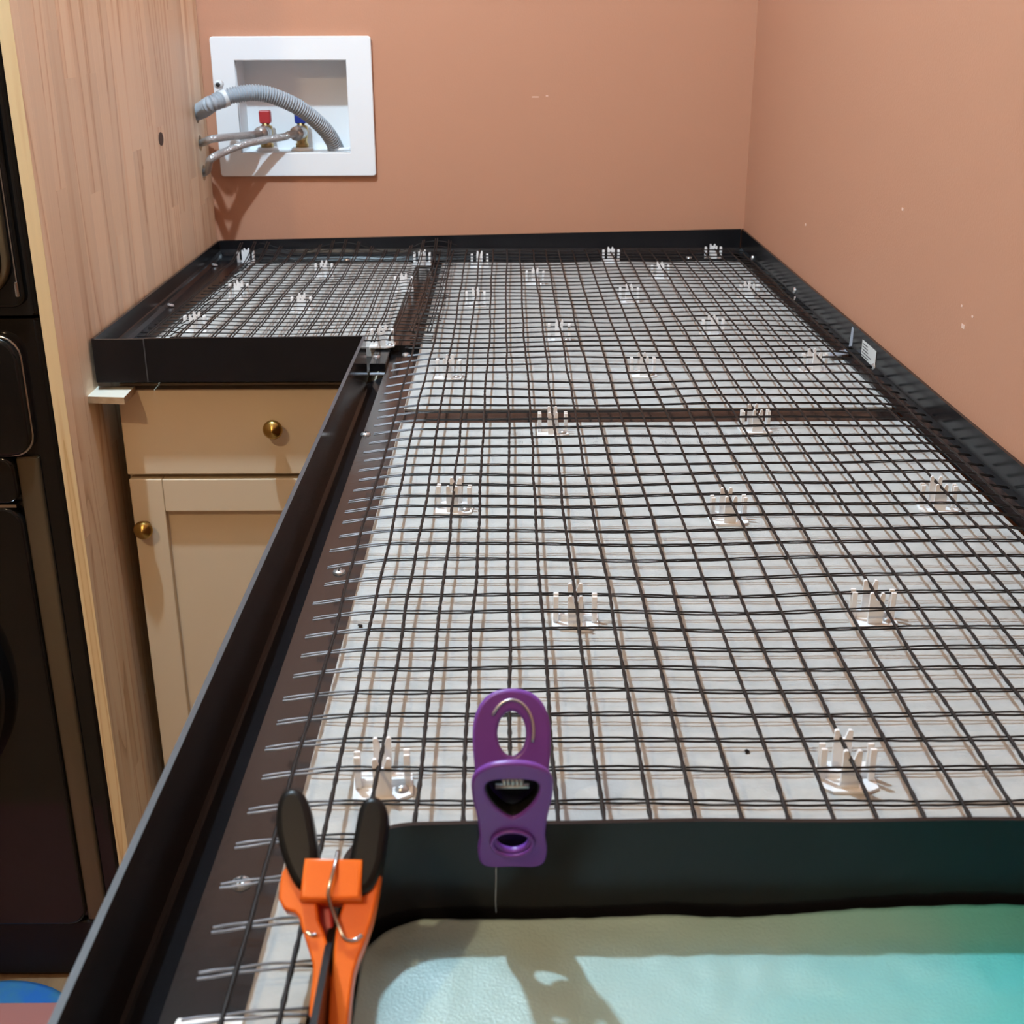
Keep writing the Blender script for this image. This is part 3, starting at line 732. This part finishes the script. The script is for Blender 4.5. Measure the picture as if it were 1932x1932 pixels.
# ------------------------------------------------------------------ purple clip on the sink band
pc = thing('bag_clip', 'purple plastic clip gripping the back rim of the sink band', 'clip', (.002, .490, .920))
def leaf(y0, z0, y1, z1, x=.0018):
    u = Vector((1, 0, 0)); v_ = Vector((0, y1-y0, z1-z0)).normalized(); n_ = u.cross(v_)
    return Matrix(((u.x, v_.x, n_.x, x), (u.y, v_.y, n_.y, y0), (u.z, v_.z, n_.z, z0), (0, 0, 0, 1)))
MF = leaf(.4855, .9205, .4640, .9850); MBK = leaf(.4955, .922, .5230, .9880)
fo = smooth_loop([(-.0125, 0), (0, -.0006), (.0125, 0), (.0150, .010), (.0140, .022), (.0148, .036), (.0168, .053), (.0162, .065), (.0100, .0720), (0, .0740), (-.0100, .0720), (-.0162, .065), (-.0168, .053), (-.0148, .036), (-.0140, .022), (-.0150, .010)], 5)
HH = [(0, .0350), (.0085, .0430), (.0132, .0550), (.0110, .0635), (0, .0655), (-.0110, .0635), (-.0132, .0550), (-.0085, .0430)]
hh = smooth_loop(HH, 5)
under(plate('front_leaf', [fo, hh, ell(0, .0190, .0084, .0092)], .0034, 'purple', None, .0012, MF), pc)
rim_ = lathe_data([(.0088, 0), (.0105, 0), (.0102, .0012), (.0092, .0014), (.0088, 0)], 28)
o = mesh_obj('hole_rim', rim_[0], rim_[1], 'purple', None, True); o.matrix_world = MF @ Matrix.Translation((0, .019, .0025)); M0 = o.matrix_world.copy(); M0.translation -= Vector(pc.location); o.parent = pc; o.matrix_local = M0
under(plate('recess_wall', [hh, smooth_loop([(a_*.88, .052+(b_-.052)*.88) for a_, b_ in HH], 5)], .0060, 'black_rubber', None, .0003, MF @ Matrix.Translation((0, 0, -.003))), pc)
bo = smooth_loop([(-.0125, 0), (0, -.0004), (.0125, 0), (.0150, .012), (.0155, .030), (.0172, .048), (.0164, .062), (.0105, .0715), (0, .0745), (-.0105, .0715), (-.0164, .062), (-.0172, .048), (-.0155, .030), (-.0150, .012)], 5)
under(plate('back_leaf', [bo, ell(0, .0545, .0085, .0125)], .0046, 'purple', None, .0016, MBK), pc)
under(plate('inner_web', [smooth_loop([(0, .031), (.0118, .044), (.0122, .058), (0, .062), (-.0122, .058), (-.0118, .044)], 4)], .002, 'black_rubber', None, .0003, MF @ Matrix.Translation((0, 0, -.0095))), pc)
cen = MF @ Vector((0, .0590, -.003)); P = []
for q in range(5*14+1):
    a = 2*math.pi*q/14; P.append(cen+Vector((-.0048+.0096*q/70, .0024*math.cos(a), .0024*math.sin(a))))
under(tube('spring', P, .00075, 'steel', None, 6), pc)
under(tube('spring_arm', [cen+Vector((-.0075, -.001, -.003)), cen+Vector((.0075, -.001, -.003))], .0011, 'steel', None, 8), pc)
P = [MBK @ Vector((.0105*math.cos(a), .0560+.0150*math.sin(a), .0026)) for a in [math.radians(150-k*9) for k in range(20)]]
under(tube('wire_loop', P, .0008, 'steel', None, 6), pc)
gs = tag(tube('glue_strand', [aty(936, 1618, .4850), aty(936, 1660, .4860), aty(935, 1700, .4865), aty(936, 1722, .4868)], .00022, 'glue', None, 5), 'thin clear glue strand hanging below the purple clip', 'glue strand')

# ------------------------------------------------------------------ orange spring clamp on the side of the sink band
HP, TP = Vector((-.073, .470, .9800)), Vector((-.073, .376, .9050))
va = (HP-TP).normalized(); ua = Vector((1, 0, 0)); na = ua.cross(va)
oc = thing('spring_clamp', 'orange spring clamp with black handle tips on the sink band', 'clamp', tuple(TP))
MC = Matrix(((ua.x, va.x, na.x, TP.x), (ua.y, va.y, na.y, TP.y), (ua.z, va.z, na.z, TP.z), (0, 0, 0, 1))); MCI = MC.inverted()
def cl2(px, py, off=.006):          # pixel to clamp-plane coordinates, front face
    o_ = TP+na*off; v_ = ray(px, py); t_ = (o_-CAM).dot(na)/v_.dot(na); q = MCI @ (CAM+v_*t_); return (q.x, q.y)
def cpl(name, pts, thick, m, off, bev=.0012, par=oc):
    return under(plate(name, [[cl2(a, b, off+thick/2) for a, b in pts]], thick, m, None, bev, MC @ Matrix.Translation((0, 0, off))), par)
def chaikin(pts, n=2):
    for _ in range(n):
        out = []
        for i in range(len(pts)):
            a, b = pts[i], pts[(i+1) % len(pts)]; out += [(a[0]*.75+b[0]*.25, a[1]*.75+b[1]*.25), (a[0]*.25+b[0]*.75, a[1]*.25+b[1]*.75)]
        pts = out
    return pts
cpl('left_arm', chaikin([(548, 1630), (533, 1652), (530, 1708), (566, 1718), (574, 1750), (594, 1812), (596, 1832), (587, 1908), (592, 1922), (606, 1922), (612, 1900), (619, 1832), (612, 1775), (590, 1722), (600, 1660), (590, 1625)], 1), .011, 'orange', 0)
cpl('right_arm', chaikin([(714, 1630), (706, 1690), (692, 1752), (664, 1822), (656, 1870), (649, 1950), (622, 1950), (626, 1870), (634, 1800), (640, 1740), (655, 1700), (650, 1640), (672, 1615)], 1), .011, 'orange', 0)
cpl('pivot_block', [(580, 1625), (676, 1627), (674, 1690), (572, 1690)], .016, 'orange', .004, .0015)
cpl('inner_web', chaikin([(588, 1690), (618, 1692), (626, 1770), (618, 1800), (600, 1750)], 1), .004, 'red_handle', -.003)
cpl('left_handle_tip', chaikin([(570, 1668), (548, 1625), (531, 1560), (534, 1508), (552, 1494), (568, 1512), (578, 1562), (585, 1612), (580, 1655)], 2), .014, 'black_rubber', .003, .003)
cpl('right_handle_tip', chaikin([(674, 1676), (671, 1620), (682, 1562), (690, 1518), (706, 1510), (720, 1532), (714, 1582), (709, 1622), (694, 1664)], 2), .014, 'black_rubber', .003, .003)
def c3(px, py, off): 
    q = cl2(px, py, off); return MC @ Vector((q[0], q[1], off))
under(tube('spring_wire', catmull([c3(638, 1606, .010), c3(630, 1640, .0145), c3(620, 1680, .0145), c3(622, 1702, .0125), c3(634, 1735, .0085), c3(650, 1770, .0080), c3(668, 1774, .0075), c3(683, 1764, .0070)], 8), .0008, 'chrome', None, 8), oc)
under(tube('spring_wire_end', catmull([c3(578, 1758, .0072), c3(588, 1764, .0074), c3(597, 1763, .0072)], 6), .0008, 'chrome', None, 8), oc)

# ------------------------------------------------------------------ scrap of white wood under the corner strip
sh = thing('wood_cleat', 'small white-topped wood cleat sticking out below the corner strip', 'wood strip', (-.49, 1.49, .866))
p0, p1, p2, p3 = [atz(*q, .8715) for q in ((162, 748), (234, 750), (252, 718), (202, 716))]
poly = [(p0.x+.001, p0.y), (p1.x, p1.y), (p1.x-.001, 1.505), (p0.x+.001, 1.505)]
under(prism('slat', poly, .8630, .8712, 'shim_raw', None), sh); under(prism('painted_top', poly, .8712, .8716, 'shim', None), sh)

# ------------------------------------------------------------------ stacked black washer and dryer left of the panel
WY = 1.440; WXR = -.5460
mat('brown_reflect_trim', (.11, .082, .048), .3, spec=.4, var=(.085, .062, .036), vscale=30, vstretch=(1, 1, .1))  # brown reflection put into the colour; the dryer door frame shares it
mat('toe_black', (.012, .009, .008), .6, spec=.2)
wa = thing('washing_machine', 'glossy black front-load washer under the dryer beside the pine panel', 'washer', (-.89, WY, 0))
def W(o, t=wa): return under(o, t)
def smooth_o(o): o.data.polygons.foreach_set('use_smooth', [True]*len(o.data.polygons)); o.data.set_sharp_from_angle(angle=.6); return o
FR = lambda yy: Matrix.Translation((0, yy, 0)) @ Matrix.Rotation(math.pi/2, 4, 'X')
W(smooth_o(prism('body', rrect(-1.235, WXR, WY, 2.16, .012, 5), .02, .972, 'gloss_black', None, .003)))
W(plate('front_panel', [rrect(-1.20, -.606, .105, .735, .02)], .014, 'gloss_black', None, .005, FR(WY-.007)))
W(plate('toe_panel', [rrect(-1.20, -.560, .012, .100, .01)], .008, 'toe_black', None, .003, FR(WY-.004)))
W(plate('upper_panel', [rrect(-1.20, -.606, .748, .800, .012)], .014, 'gloss_black', None, .005, FR(WY-.007)))
W(plate('control_panel', [rrect(-1.20, -.580, .812, .948, .022)], .018, 'gloss_black', None, .006, FR(WY-.009)))
W(plate('control_trim', [rrect(-1.206, -.574, .806, .954, .026), rrect(-1.2, -.5795, .8115, .9485, .022)], .012, 'chrome', None, .0015, FR(WY-.006)))
W(box('trim_line', (-1.20, -.606, WY-.0140, WY, .739, .743), 'chrome', None))
W(smooth_o(prism('reflection_strip', rrect(-.601, -.5735, WY-.008, WY+.004, .004, 4), .105, .802, 'brown_reflect_trim', None, .0015)))['label'] = 'brownish reflection built as a corner strip'  # reflected brown band on the washer, built as a solid strip
cxd = aty(26, 1330, WY-.02).x-.20; czd = aty(26, 1330, WY-.02).z+.03
W(lathe('door_ring', [(.150, 0), (.152, .030), (.170, .045), (.192, .040), (.200, .020), (.202, 0)], 'gloss_black', None, 56, loc=(cxd, WY-.012, czd), rot=(math.pi/2, 0, 0)))
W(lathe('door_glass', [(.0001, .010), (.07, .015), (.12, .025), (.150, .032), (.152, .028), (.0001, 0)], 'door_glass', None, 48, loc=(cxd, WY-.012, czd), rot=(math.pi/2, 0, 0)))
for xx in (-1.17, -.62): W(lathe('foot', [(.0001, 0), (.02, 0), (.02, .02), (.0001, .02)], 'matte_black', None, 16, loc=(xx, WY+.05, .0003)))
dy = thing('tumble_dryer', 'glossy black dryer stacked on the washer beside the pine panel', 'dryer', (-.89, WY, .976))
W(smooth_o(prism('body', rrect(-1.235, WXR, WY, 2.16, .012, 5), .976, 1.90, 'gloss_black', None, .003)), dy)
W(plate('front_panel', [rrect(-1.20, -.563, .990, 1.89, .012)], .010, 'gloss_black', None, .003, FR(WY-.005)), dy)
W(plate('door_trim', [rrect(-1.17, -.571, 1.000, 1.66, .045, 8), rrect(-1.162, -.5795, 1.0085, 1.652, .038, 8)], .014, 'brown_reflect_trim', None, .002, FR(WY-.014)), dy)
W(plate('door', [rrect(-1.1615, -.5802, 1.0092, 1.651, .037, 8)], .020, 'gloss_black', None, .005, FR(WY-.018)), dy)
W(box('trim_line', (-.5662, -.5647, WY-.0115, WY, 1.002, 1.70), 'chrome', None), dy)
W(box('door_latch', (-.5685, -.5640, WY-.0135, WY, 1.000, 1.018), 'chrome', None, .0015), dy)
# things on the floor in front of the washer
p_ = atz(60, 1842, .012)
tag(lathe('round_cushion', [(.0001, .013), (.09, .013), (.135, .011), (.145, .007), (.145, .003), (.13, .001), (.0001, .001)], 'blue', None, 40, loc=(p_.x-.03, p_.y-.147, 0)), 'blue round pad lying on the floor in front of the washer', 'floor pad')
q_ = atz(40, 1891, .022)
tag(box('folded_cloth', (-1.05, -.52, q_.y-.35, q_.y, .0135, .0225), 'pink', None, .003, 3), 'pinkish folded cloth lying over the blue pad', 'cloth')
